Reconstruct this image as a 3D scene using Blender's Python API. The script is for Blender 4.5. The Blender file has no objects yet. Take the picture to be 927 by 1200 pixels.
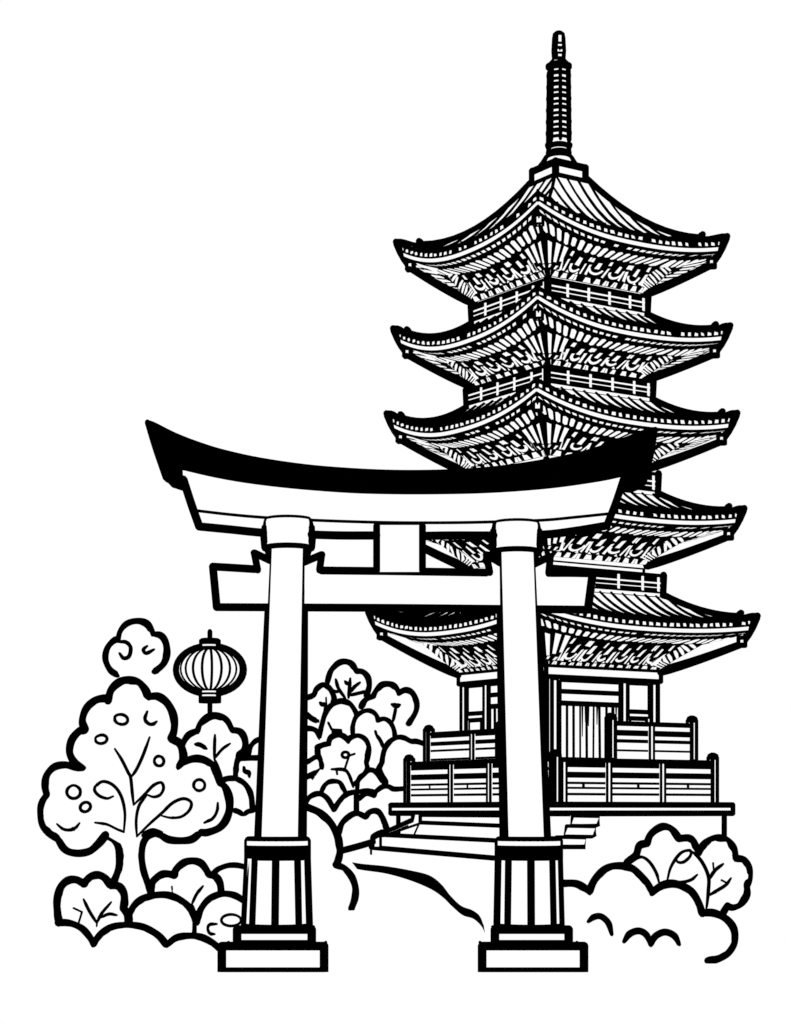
import bpy, math, random
from mathutils import Vector, Matrix
from mathutils.geometry import delaunay_2d_cdt
random.seed(7)
sc = bpy.context.scene
COL = sc.collection
F = 2325.0            # focal length in photo pixels (photo is 927 x 1200)
CX, HY, EYE = 463.5, 950.0, 1.88
def W(px, py, D):     # photo pixel -> point on the vertical plane at distance D
    return Vector(((px-CX)/F*D, D, EYE+(HY-py)/F*D))
def G(px, py, z=0.0): # photo pixel -> point on the ground
    D = (EYE-z)*F/(py-HY)
    return Vector(((px-CX)/F*D, D, z))
def m_px(px, D): return px/F*D

# ------------------------------------------------------------------ materials
def self_lit_paper_mat():  # flat full light put into the white by emission, so no surface shades
    m = bpy.data.materials.new('self_lit_paper'); m.use_nodes = True
    nt = m.node_tree; nt.nodes.clear()
    out = nt.nodes.new('ShaderNodeOutputMaterial'); e = nt.nodes.new('ShaderNodeEmission')
    e.inputs['Color'].default_value = (1, 1, 1, 1); e.inputs['Strength'].default_value = 1.0
    nt.links.new(e.outputs[0], out.inputs[0]); m.cycles.emission_sampling = 'NONE'
    return m
def ink_mat():
    m = bpy.data.materials.new('black_ink'); m.use_nodes = True
    nt = m.node_tree; nt.nodes.clear()
    out = nt.nodes.new('ShaderNodeOutputMaterial'); d = nt.nodes.new('ShaderNodeBsdfDiffuse')
    d.inputs['Color'].default_value = (0, 0, 0, 1); d.inputs['Roughness'].default_value = 1
    nt.links.new(d.outputs[0], out.inputs[0])
    return m
PAPER, INK = 0, 1
MATS = [self_lit_paper_mat(), ink_mat()]

# ------------------------------------------------------------------ mesh builder
class MB:
    def __init__(s): s.v = []; s.f = []; s.m = []
    def face(s, pts, mat=PAPER):
        n = len(s.v); s.v += [Vector(p) for p in pts]; s.f.append(tuple(range(n, n+len(pts)))); s.m.append(mat)
    def grid(s, rows, mat=PAPER, close=False):
        n = len(s.v); c = len(rows[0])
        for r in rows: s.v += [Vector(p) for p in r]
        for i in range(len(rows)-1):
            for j in range(c if close else c-1):
                k = (j+1) % c
                s.f.append((n+i*c+j, n+i*c+k, n+(i+1)*c+k, n+(i+1)*c+j)); s.m.append(mat)
    def tube(s, pts, r, mat=INK, seg=8, cap=True, closed=False):
        P = [Vector(p) for p in pts]
        Q = [P[0]]
        for p in P[1:]:
            if (p-Q[-1]).length > 1e-5: Q.append(p)
        P = Q; n = len(P)
        if n < 2: return
        R = list(r) if hasattr(r, '__len__') else [r]*n
        if len(R) != n: R = [R[min(len(R)-1, int(i*len(R)/n))] for i in range(n)]
        if closed and (P[0]-P[-1]).length < 1e-4: P.pop(); R.pop(); n -= 1
        T = []
        for i in range(n):
            if closed: t = P[(i+1) % n]-P[i-1]
            else: t = P[min(i+1, n-1)]-P[max(i-1, 0)]
            if t.length < 1e-9: t = P[min(i+1, n-1)]-P[i]
            if t.length < 1e-9: t = Vector((1, 0, 0))
            T.append(t.normalized())
        up = Vector((0, 0, 1)) if abs(T[0].z) < .9 else Vector((1, 0, 0))
        N = (up-T[0]*up.dot(T[0])).normalized()
        rows = []; centre = []
        for i in range(n):
            N = (N-T[i]*N.dot(T[i]))
            if N.length < 1e-6: N = T[i].orthogonal()
            N.normalize(); B = T[i].cross(N)
            k = 1.0
            if 0 < i < n-1:
                a = (P[i]-P[i-1]).normalized().dot((P[i+1]-P[i]).normalized())
                k = min(1.35, 1/max(.5, math.sqrt(max(.0, (1+a)/2))))
            rows.append((P[i], N.copy(), B, R[i]*k))
        def ring(c, N, B, q): return [c+(N*math.cos(2*math.pi*j/seg)+B*math.sin(2*math.pi*j/seg))*q for j in range(seg)]
        L = [ring(*w) for w in rows]
        if closed: L.append(L[0])
        elif cap:
            c, N0, B0, q = rows[0]; t = T[0]
            L = [ring(c-t*q*.97, N0, B0, q*.25), ring(c-t*q*.72, N0, B0, q*.7)] + L
            c, N1, B1, q = rows[-1]; t = T[-1]
            L += [ring(c+t*q*.72, N1, B1, q*.7), ring(c+t*q*.97, N1, B1, q*.25)]
        s.grid(L, mat, close=True)
        if not closed:
            s.face(L[0][::-1], mat); s.face(L[-1], mat)
    def box(s, lo, hi, mat=PAPER, ink=0, M=None, skip=()):
        x0, y0, z0 = lo; x1, y1, z1 = hi
        c = [Vector(p) for p in ((x0,y0,z0),(x1,y0,z0),(x1,y1,z0),(x0,y1,z0),(x0,y0,z1),(x1,y0,z1),(x1,y1,z1),(x0,y1,z1))]
        if M: c = [M @ p for p in c]
        for q in ((0,3,2,1),(4,5,6,7),(0,1,5,4),(1,2,6,5),(2,3,7,6),(3,0,4,7)): s.face([c[i] for i in q], mat)
        if ink:
            for i, j in ((0,1),(1,2),(2,3),(3,0),(4,5),(5,6),(6,7),(7,4),(0,4),(1,5),(2,6),(3,7)):
                s.tube([c[i], c[j]], ink, seg=6)
    def prism(s, front, back, mat=PAPER, mat_side=None, edges=()):
        n = len(front); ms = mat if mat_side is None else mat_side
        s.face(front, mat); s.face(back[::-1], mat)
        for i in range(n): s.face([front[i], back[i], back[(i+1) % n], front[(i+1) % n]], ms)
    def lathe(s, prof, axis, seg=32, mat=PAPER, M=None):
        rows = []
        for r, z in prof:
            c = axis(z) if callable(axis) else Vector((axis[0], axis[1], z))
            rows.append([c+Vector((r*math.cos(2*math.pi*j/seg), r*math.sin(2*math.pi*j/seg), 0)) for j in range(seg)])
        if M: rows = [[M @ p for p in r] for r in rows]
        s.grid(rows, mat, close=True)
        s.face(rows[0][::-1], mat); s.face(rows[-1], mat)
    def ring(s, c, rad, r, seg=32, mat=INK, n=6):
        s.tube([Vector(c)+Vector((rad*math.cos(2*math.pi*j/seg), rad*math.sin(2*math.pi*j/seg), 0)) for j in range(seg)], r, mat, n, closed=True)
    def build(s, name, parent=None, origin=None):
        o0 = Vector(origin) if origin is not None else Vector((0, 0, 0))
        me = bpy.data.meshes.new(name)
        me.from_pydata([tuple(p-o0) for p in s.v], [], s.f)
        for m in MATS: me.materials.append(m)
        me.polygons.foreach_set('material_index', s.m)
        me.update()
        o = bpy.data.objects.new(name, me); COL.objects.link(o)
        if parent is not None: o.parent = parent
        else: o.location = o0
        return o
def tag(o, label=None, cat=None, group=None, kind=None):
    if label: o['label'] = label
    if cat: o['category'] = cat
    if group: o['group'] = group
    if kind: o['kind'] = kind
    return o
def thing(name, label, cat, loc=(0, 0, 0), rz=0, group=None):
    o = bpy.data.objects.new(name, None); COL.objects.link(o)
    o.location = loc; o.rotation_euler = (0, 0, rz); o.empty_display_size = .3
    return tag(o, label, cat, group)

# ------------------------------------------------------------------ splines
def catmull(pts, sub=6):
    P = [Vector((p[0], p[1])) for p in pts]
    if len(P) < 3: return P
    out = []
    for i in range(len(P)-1):
        p0 = P[i-1] if i else P[0]*2-P[1]
        p1, p2 = P[i], P[i+1]
        p3 = P[i+2] if i+2 < len(P) else P[-1]*2-P[-2]
        for k in range(sub):
            t = k/sub
            out.append(.5*((2*p1)+(p2-p0)*t+(2*p0-5*p1+4*p2-p3)*t*t+(3*p1-p0-3*p2+p3)*t**3))
    out.append(P[-1]); return out
def runs(pts):        # split at cusps (third element 1)
    R = []; cur = []
    for p in pts:
        cur.append(p)
        if len(p) > 2 and p[2] and len(cur) > 1: R.append(cur); cur = [p]
    if len(cur) > 1: R.append(cur)
    return [catmull(r) for r in R]
def Z(x0, y0, s, pts):   # traced coordinates -> photo pixels
    return [(x0+p[0]*s, y0+p[1]*s) + tuple(p[2:]) for p in pts]
def ell(cx, cy, rx, ry, rot=0, n=14):
    c, s_ = math.cos(rot), math.sin(rot)
    return [(cx+rx*math.cos(a)*c-ry*math.sin(a)*s_, cy+rx*math.cos(a)*s_+ry*math.sin(a)*c) for a in [2*math.pi*i/n for i in range(n+1)]]

# ------------------------------------------------------------------ puffy foliage volumes
import numpy as np
from mathutils.bvhtree import BVHTree
class Puff:
    """A rounded volume whose widest outline is the traced one; ink lines are real rods lying on it."""
    def __init__(s, rim, close, D, depth=.5, extra=()):
        s.D = D; s.mb = MB(); s.stem = MB(); s.has_stem = False
        s.rims = runs(rim)
        poly = [p for r in s.rims for p in r] + [Vector((q[0], q[1])) for q in close]
        out = [poly[0]]
        for p in poly[1:]:
            if (p-out[-1]).length > .6: out.append(p)
        if (out[0]-out[-1]).length < .6: out.pop()
        s.poly = out; s.depth = depth
        P = np.array([(p.x, p.y) for p in out]); s.P = P
        s.A = P; s.Bv = np.roll(P, -1, 0)-P
        lo, hi = P.min(0), P.max(0)
        step = max((hi-lo).max()/16, 3.0)
        g = []
        y = lo[1]+step*.5; row = 0
        while y < hi[1]:
            x = lo[0]+step*(.5 if row % 2 else .25)
            while x < hi[0]: g.append((x, y)); x += step
            y += step*.87; row += 1
        g = np.array(g); d = s.dist(g); ins = s.inside(g)
        s.w = max(.55*d[ins].max(), 4.0) if ins.any() else 6.0
        g = g[ins & (d > step*.45)]
        allp = [Vector(p) for p in P] + [Vector(p) for p in g]
        n = len(P)
        V, E, T, ov, oe, of = delaunay_2d_cdt(allp, [(i, (i+1) % n) for i in range(n)], [list(range(n))], 1, 1e-4)
        vv = np.array([(p.x, p.y) for p in V]); dd = s.dist(vv)
        b = [s.bulge(x) if x > .05 else 0 for x in dd]
        base = len(s.mb.v)
        s.mb.v += [W(p.x, p.y, D)+Vector((0, -h, 0)) for p, h in zip(V, b)]
        s.mb.v += [W(p.x, p.y, D)+Vector((0, h*.8, 0)) for p, h in zip(V, b)]
        s.bvh = BVHTree.FromPolygons([tuple(q) for q in s.mb.v[base:base+len(V)]], [tuple(t) for t in T])
        for t in T:
            s.mb.f.append(tuple(base+i for i in t)); s.mb.m.append(PAPER)
            s.mb.f.append(tuple(base+len(V)+i for i in reversed(t))); s.mb.m.append(PAPER)
    def dist(s, pts):
        q = pts[:, None, :]-s.A[None]; L = (s.Bv**2).sum(1)+1e-12
        t = np.clip((q*s.Bv[None]).sum(2)/L, 0, 1)
        return np.sqrt(((q-t[..., None]*s.Bv[None])**2).sum(2)).min(1)
    def inside(s, pts):
        x, y = pts[:, 0], pts[:, 1]; c = np.zeros(len(pts), bool); P = s.P; n = len(P)
        for i in range(n):
            x1, y1 = P[i]; x2, y2 = P[(i+1) % n]
            if y1 == y2: continue
            c ^= ((y1 > y) != (y2 > y)) & (x < (x2-x1)*(y-y1)/(y2-y1)+x1)
        return c
    def bulge(s, d):
        t = min(1, max(0, (d-4.5)/s.w))
        return s.depth*.5*(1-math.cos(math.pi*t))
    def ink_rim(s, th, which=None, taper=True):
        for i, r in enumerate(s.rims):
            t = th if not hasattr(th, '__len__') else th[i]
            if not t: continue
            q = m_px(t*1.14, s.D)/2
            n = len(r)
            rr = [q*(1+.06*math.sin(i*1.7+k*.55)) for k in range(n)]
            s.mb.tube([W(p.x, p.y, s.D) for p in r], rr)
        return s
    def stroke(s, pts, th=4, smooth=True, target=None, taper=True):
        mb = target or s.mb
        for r in (runs(pts) if smooth else [[Vector(p[:2]) for p in pts]]):
            a = np.array([(p.x, p.y) for p in r]); d = s.dist(a); ins = s.inside(a)
            P3 = []; n = len(r); rr = []
            for k, (p, dk, i) in enumerate(zip(r, d, ins)):
                dv = W(p.x, p.y, 1)-Vector((0, 0, EYE))
                hit = s.bvh.ray_cast(Vector((0, 0, EYE)), dv) if i else (None,)
                Dk = (hit[0].y if hit[0] is not None else s.D)-.012-m_px(th, s.D)*.25
                P3.append(W(p.x, p.y, Dk))
                e = min(k, n-1-k)/max(1, n-1)
                rr.append(m_px(th*1.15, Dk)/2*(.62+.38*min(1, e*5) if taper else 1))
            mb.tube(P3, rr, seg=6)
        return s
    def branch(s, pts, th=4, **k):
        s.has_stem = True; return s.stroke(pts, th, target=s.stem, **k)
    def base(s):
        xs = [p.x for p in s.poly]; c = (min(xs)+max(xs))/2
        return Vector(((c-CX)/F*s.D, s.D, 0))
    def finish(s, name, label, cat, group=None, part='crown', stem='branch', empty=False):
        b = s.base()
        if s.has_stem or empty:
            t = thing(name, label, cat, b, 0, group)
            o = s.mb.build(part, t, b)
            if s.has_stem: s.stem.build(stem, t, b)
            return t
        return tag(s.mb.build(name, None, b), label, cat, group)

# ================================================================== SETTING
g = MB()
g.face([(-900, -60, 0), (900, -60, 0), (900, 3000, 0), (-900, 3000, 0)])
tag(g.build('ground'), kind='structure')
# footpath from the steps to the gate, with its inked edge
p = MB()
EDGE = [(392,1010.5,4),(408,1013,4.5),(424,1016,5),(452,1019.5,6),(480,1026,8.5),(503,1034,11.5),(517,1044,11),(528,1056,8.5),(540.5,1067,7.5),(553,1071.5,7),(562,1079,8),(567,1089,6)]
cl = catmull([(a, b) for a, b, c in EDGE], 6); th = catmull([(i, c*1.4+.6) for i, (a, b, c) in enumerate(EDGE)], 6)
top = [G(a.x, a.y-t.y*.5, .008) for a, t in zip(cl, th)]; bot = [G(a.x+t.y*.15, a.y+t.y*.5, .008) for a, t in zip(cl, th)]
p.grid([top, bot], INK)
left = [G(a.x, a.y, .004) for a in cl]
right = [G(640+(k/len(cl))*90, 1011+k/len(cl)*78, .004) for k in range(len(cl))]
p.grid([left, right], PAPER)
tag(p.build('path'), kind='structure')

# ================================================================== TORII
gate = thing('torii_gate', 'large white torii gate with a sweeping black top lintel', 'torii', W(470, 1138, 23.6).to_tuple()[:2]+(0,))
GO = Vector(gate.location)
def px_prism(mb, poly, y0, y1, mat=PAPER, side=None):
    f = [W(a, b, y0) for a, b in poly]
    k = [Vector((v.x, y1, v.z)) for v in f]
    mb.prism(f, k, mat, side)
    return f, k
def px_line(mb, pts, D, th, smooth=True, taper=False):
    r = catmull(pts) if smooth and len(pts) > 2 else [Vector(q[:2]) for q in pts]
    t = th if hasattr(th, '__len__') else [th]*len(r)
    mb.tube([W(a.x, a.y, D) for a in r], [m_px(t[min(len(t)-1, int(i*len(t)/len(r)))], D)/2 for i in range(len(r))], seg=8)
# black cap lintel
mb = MB()
ktop = catmull([(173,492),(182,495),(206,507),(233,517.5),(262,526.5),(305,536),(360,544),(415,548.5),(466,550.5),(520,550),(571,547),(625,540),(676,530),(720,516.5),(750,505),(766,500)])
kbot = catmull([(732,557),(700,563.5),(641,571.5),(571,576.5),(501,578),(440,577.5),(395,575.5),(340,571),(290,565),(250,558),(209,548.5)])
def rows(top, bot, y0, y1, n=60):
    def rs(L, t):
        f = t*(len(L)-1); i = min(int(f), len(L)-2); return L[i].lerp(L[i+1], f-i)
    R = []
    for k in range(n+1):
        t = k/n; a = rs(top, t); b = rs(bot, t)
        A = W(a.x, a.y, y0); B = W(b.x, b.y, y0)
        R.append([A, B, Vector((B.x, y1, B.z)), Vector((A.x, y1, A.z)), A])
    return R
LT = [(171,494)] ; 
kt = [Vector((170.5,494))]+ktop+[Vector((771,504))]
kb = [Vector((196,562)), Vector((211,549))]+kbot[::-1][1:-1]+[Vector((732,557)), Vector((755,567))]
R = rows(kt, kb, 23.4, 23.8, 80)
mb.grid(R, INK)
mb.face([R[0][i] for i in range(4)], INK); mb.face([R[-1][i] for i in range(4)], INK)
for poly in ([(170,494),(213,545),(214,570),(197,564.5),(191,558)], [(770,503),(757,566),(744,571),(730,570),(731,545)]):
    px_prism(mb, poly, 23.39, 23.81, INK)
px_line(mb, [(173,495),(182,525),(194,560)], 23.35, 7); px_line(mb, [(196,562),(212,568)], 23.35, 7)
px_line(mb, [(768,503),(764,530),(755,566)], 23.35, 6)
mb.build('lintel_cap', gate, GO)
# white upper beam with a lower fascia strip
mb = MB()
YB0, YB1 = 23.49, 23.71
st = catmull([(211,548),(250,556),(290,563),(340,569),(395,573.5),(440,575.5),(501,576),(571,574.5),(641,569.5),(700,561.5),(735,554)])
sb = catmull([(236,617),(270,620.5),(311,624),(365,626.5),(420,627.5),(470,628),(530,627.5),(580,627),(637,626),(675,622),(709,616)])
R = rows(st, sb, YB0, YB1, 60)
mb.grid([[r[0], r[1]] for r in R], PAPER); mb.grid([[r[1], r[2]] for r in R], INK)
mb.grid([[r[2], r[3]] for r in R], PAPER); mb.grid([[r[3], r[0]] for r in R], PAPER)
mb.face(R[0][:4], INK); mb.face(R[-1][:4], INK)
px_line(mb, [(215,562),(224,590),(233.5,617)], YB0, 10)
px_line(mb, [(731,561),(722,588),(712,614)], YB0, 9)
for L_ in ([(233.5,617),(270,620.5),(311,624.5),(365,626.5),(400,627.5),(441,627.5)], [(496,628),(530,627.5),(580,627.5),(637,626.5),(675,622),(711,616)]): px_line(mb, L_, YB0, 10)
px_line(mb, [(231,598.5),(270,603),(311,606.5),(365,609.5),(420,611.5),(470,612.5),(530,612.5),(580,611.5),(637,609.5),(675,606),(714,602)], YB0-.005, 3.6)
mb.build('upper_beam', gate, GO)
# strut between the beams
mb = MB()
px_prism(mb, [(441.5,613.5),(495,613.5),(495,670),(441.5,670)], 23.48, 23.72)
px_line(mb, [(441.5,616),(441.5,669)], 23.485, 8.5); px_line(mb, [(495,616),(495,669)], 23.485, 8.5)
px_line(mb, [(441.5,613.5),(495,613.5)], 23.48, 3.5)
mb.build('centre_strut', gate, GO)
# lower tie beam
mb = MB()
YN0, YN1 = 23.54, 23.66
f, k = px_prism(mb, [(249.5,663.5),(300,666.5),(370,668),(470,669.5),(580,671),(640,671),(694.5,671.5),(688.5,714),(580,713.5),(470,712.5),(370,711.5),(254,711.5)], YN0, YN1)
n = len(f)
for i in range(6, 11): mb.face([f[i]+Vector((0,0,-.004)), f[i+1]+Vector((0,0,-.004)), k[i+1]+Vector((0,0,-.004)), k[i]+Vector((0,0,-.004))], INK)
for L_ in ([(249.5,664),(275,665.5),(299,667)], [(376,668.5),(470,669.5),(571,671)], [(645,671.5),(670,671.5),(694.5,672)]): px_line(mb, L_, YN0, 9.5)
px_line(mb, [(254,711.5),(370,712),(470,712.5),(580,713.5),(688.5,714.5)], YN0, 9.5)
px_line(mb, [(249.5,664),(254,711.5)], YN0, 9.5); px_line(mb, [(694.5,672),(689,714)], YN0, 10)
mb.build('tie_beam', gate, GO)
for poly, ln in (([(302.5,690),(298,648),(318,656),(318,690)], [(302,668),(298,648),(317,657)]),
                 ([(373.5,690),(377,650),(355,659),(355,690)], [(374.5,668),(377,650),(356,659)]),
                 ([(572,690),(569,648),(588,658),(588,690)], [(574,671),(570,650),(587,660)]),
                 ([(641,690),(644,650),(624,659),(624,690)], [(643,672),(645,652),(626,661)])):
    mb = MB(); px_prism(mb, poly, 23.535, 23.665)
    px_line(mb, ln[:2], 23.535, 8.5); px_line(mb, ln[1:], 23.535, 9)
    mb.build('wedge', gate, GO)
# pillars
YC = 23.6
def axis_fn(xb, yb, xt, yt):
    A, B = W(xb, yb, YC), W(xt, yt, YC)
    return lambda z: A.lerp(B, (z-A.z)/(B.z-A.z))
def zpx(py): return EYE+(HY-py)/F*YC
for (xb, hb, xt, ht, col, cap, flute_b, pl1, pl2, cx_cap) in (
    (328.8, 26, 337.3, 20.7, (308.5,367,609,641), (286.5,364,984), (283,366), (277,371,1085,1103), (259.5,386,1103,1138), 325.2),
    (615.5, 25.4, 605.6, 21.2, (576.5,633.5,613,645), (580,659.5,986), (579,661), (574,667,1085,1104), (558.5,684.5,1104,1139), 619.8)):
    mb = MB()
    ax = axis_fn(xb, 979, xt, 645)
    def rad(py): 
        t = (979-py)/(979-645.); return m_px(hb+(ht-hb)*t, YC)
    mb.lathe([(rad(y), zpx(y)) for y in (1000, 900, 800, 700, 625)], ax, 36)
    for sx in (-1, 1):
        mb.tube([ax(zpx(y))+Vector((sx*rad(y), 0, 0)) for y in (985, 900, 800, 700, 640)], [m_px(t, YC)/2 for t in (10, 9.5, 9, 7.5, 5)], seg=10)
    def shell(mb, prof, axf, a0=60, n=8):          # inked flanks on the two sides of a round shaft
        for c0 in (0, 180):
            mb.grid([[(axf(z) if callable(axf) else Vector((axf[0], axf[1], z)))+Vector(((r+.006)*math.cos(math.radians(c0+q)), (r+.006)*math.sin(math.radians(c0+q)), 0)) for q in [-(90-a0)+2*(90-a0)*i/n for i in range(n+1)]] for r, z in prof], INK)
    for i_ in range(6):
        ya, yb = 985-i_*57, 985-(i_+1)*57
        def edge(y): return math.degrees(math.asin(1-(11.0-4.6*(985-y)/342)*.5/(m_px(1, YC)**-1*rad(y))))
        for c0 in (0, 180):
            rws = []
            for y in (ya, yb):
                e = 90-edge(y); r = rad(y)+.006
                rws.append([ax(zpx(y))+Vector((r*math.cos(math.radians(c0-e+2*e*i/8)), r*math.sin(math.radians(c0-e+2*e*i/8)), 0)) for i in range(9)])
            mb.grid(rws, INK)
    mb.ring(ax(zpx(984)), rad(984)+.01, m_px(2, YC))
    pil = mb.build('pillar', gate, GO)
    # collar under the upper beam
    x0, x1, y0, y1 = col; c = W((x0+x1)/2, y0, YC); r0 = m_px((x1-x0)/2, YC)
    mb = MB(); rt, rb = r0, r0*.93
    mb.lathe([(rb, zpx(y1)), (rt, zpx(y0+4)), (rt*.94, zpx(y0))], (c.x, c.y), 36)
    mb.ring((c.x, c.y, zpx(y1)), rb, m_px(3.6, YC)/2); mb.ring((c.x, c.y, zpx(y0)), rt*.93, m_px(4, YC)/2)
    for sx in (-1, 1): mb.tube([Vector((c.x+sx*rt*.97, c.y, zpx(y0+2))), Vector((c.x+sx*rt, c.y, zpx(y0+10))), Vector((c.x+sx*rb, c.y, zpx(y1+1)))], m_px(9, YC)/2)
    for xx in (x0, x1): px_line(mb, [(xx+(3.5 if xx == x0 else -3.5), y0+1), (xx+(2 if xx == x0 else -2), y0+10), (xx+(2 if xx == x0 else -2), y1-6)], 23.475, [6, 8.5, 8.5], smooth=True)
    for sx in (-1, 1): mb.tube([Vector((c.x+sx*rb*.93, c.y, zpx(y1+1))), Vector((c.x+sx*(rad(655)+.03), c.y, zpx(y1+13)))], [m_px(7, YC)/2, m_px(3, YC)/2])
    mb.ring((c.x, c.y, zpx(y1+3)), rb*.95, m_px(3, YC)/2)
    shell(mb, [(rb, zpx(y1)), (rt, zpx(y0+4)), (rt*.95, zpx(y0))], (c.x, c.y), 62)
    mb.build('collar', pil, GO)
    # fluted skirt
    x0, x1, yt = cap; c = W((x0+x1)/2, yt, YC); r = m_px((x1-x0)/2-3, YC)
    fb0, fb1 = flute_b; rb = m_px((fb1-fb0)/2-4, YC); cb = (W((fb0+fb1)/2, 1082, YC).x)
    mb = MB()
    mb.lathe([(rb, zpx(1087)), (r*.955, zpx(1006))], (cb, YC), 40)
    mb.lathe([(r*.97, zpx(1008)), (r*.99, zpx(993))], (c.x, YC), 40, INK)
    mb.lathe([(r, zpx(993)), (r, zpx(985)), (r*.96, zpx(983))], (c.x, YC), 40)
    mb.ring((c.x, YC, zpx(993)), r, m_px(5, YC)/2); mb.ring((c.x, YC, zpx(983)), r*.98, m_px(6, YC)/2)
    for sx in (-1, 1):
        mb.tube([Vector((c.x+sx*r, YC, zpx(985))), Vector((c.x+sx*r, YC, zpx(1008)))], m_px(7, YC)/2)
    mb.ring((cb, YC, zpx(1084)), rb, m_px(5, YC)/2)
    axs = lambda z: Vector((cb+(c.x-cb)*(z-zpx(1087))/(zpx(1006)-zpx(1087)), YC, z))
    shell(mb, [(rb, zpx(1087)), (r*.955, zpx(1006))], axs, 66)
    for j in range(8):
        a = math.pi/4*j; w = (8.5, 6.5)[j % 2 == 0 and j in (2, 6)]
        mb.tube([Vector((c.x+r*.955*math.cos(a), YC+r*.955*math.sin(a), zpx(1003))), Vector((cb+rb*math.cos(a), YC+rb*math.sin(a), zpx(1086)))], m_px(10 if j in (0, 4) else 9, YC)/2)
    mb.build('skirt', pil, GO)
    # stepped plinth
    mb = MB(); I = m_px(10.2, YC)/2
    h1 = m_px((pl1[1]-pl1[0])/2-4, YC); h2 = m_px((pl2[1]-pl2[0])/2-4.5, YC)
    for (a, b, t, u), h, y0, y1 in ((pl1, h1, 1087, 1104), (pl2, h2, 1105.5, 1135)):
        cc = W((a+b)/2, t, YC).x
        mb.box((cc-h, YC-min(h, .40 if h == h1 else .47), zpx(y1)), (cc+h, YC+.36, zpx(y0)), PAPER, 0)
        fy = YC-min(h, .40 if h == h1 else .47); rc = [Vector((cc+sx*h, fy, zpx(yy))) for sx, yy in ((-1, y0), (1, y0), (1, y1), (-1, y1))]
        for i in range(4): mb.tube([rc[i], rc[(i+1) % 4]], I)
        for sx in (-1, 1): mb.tube([Vector((cc+sx*(h-.01), fy, zpx(y0)-.01)), Vector((cc+sx*(h-.01), YC+.35, zpx(y0)-.01))], .02)
    mb.build('plinth', pil, GO)

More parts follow.
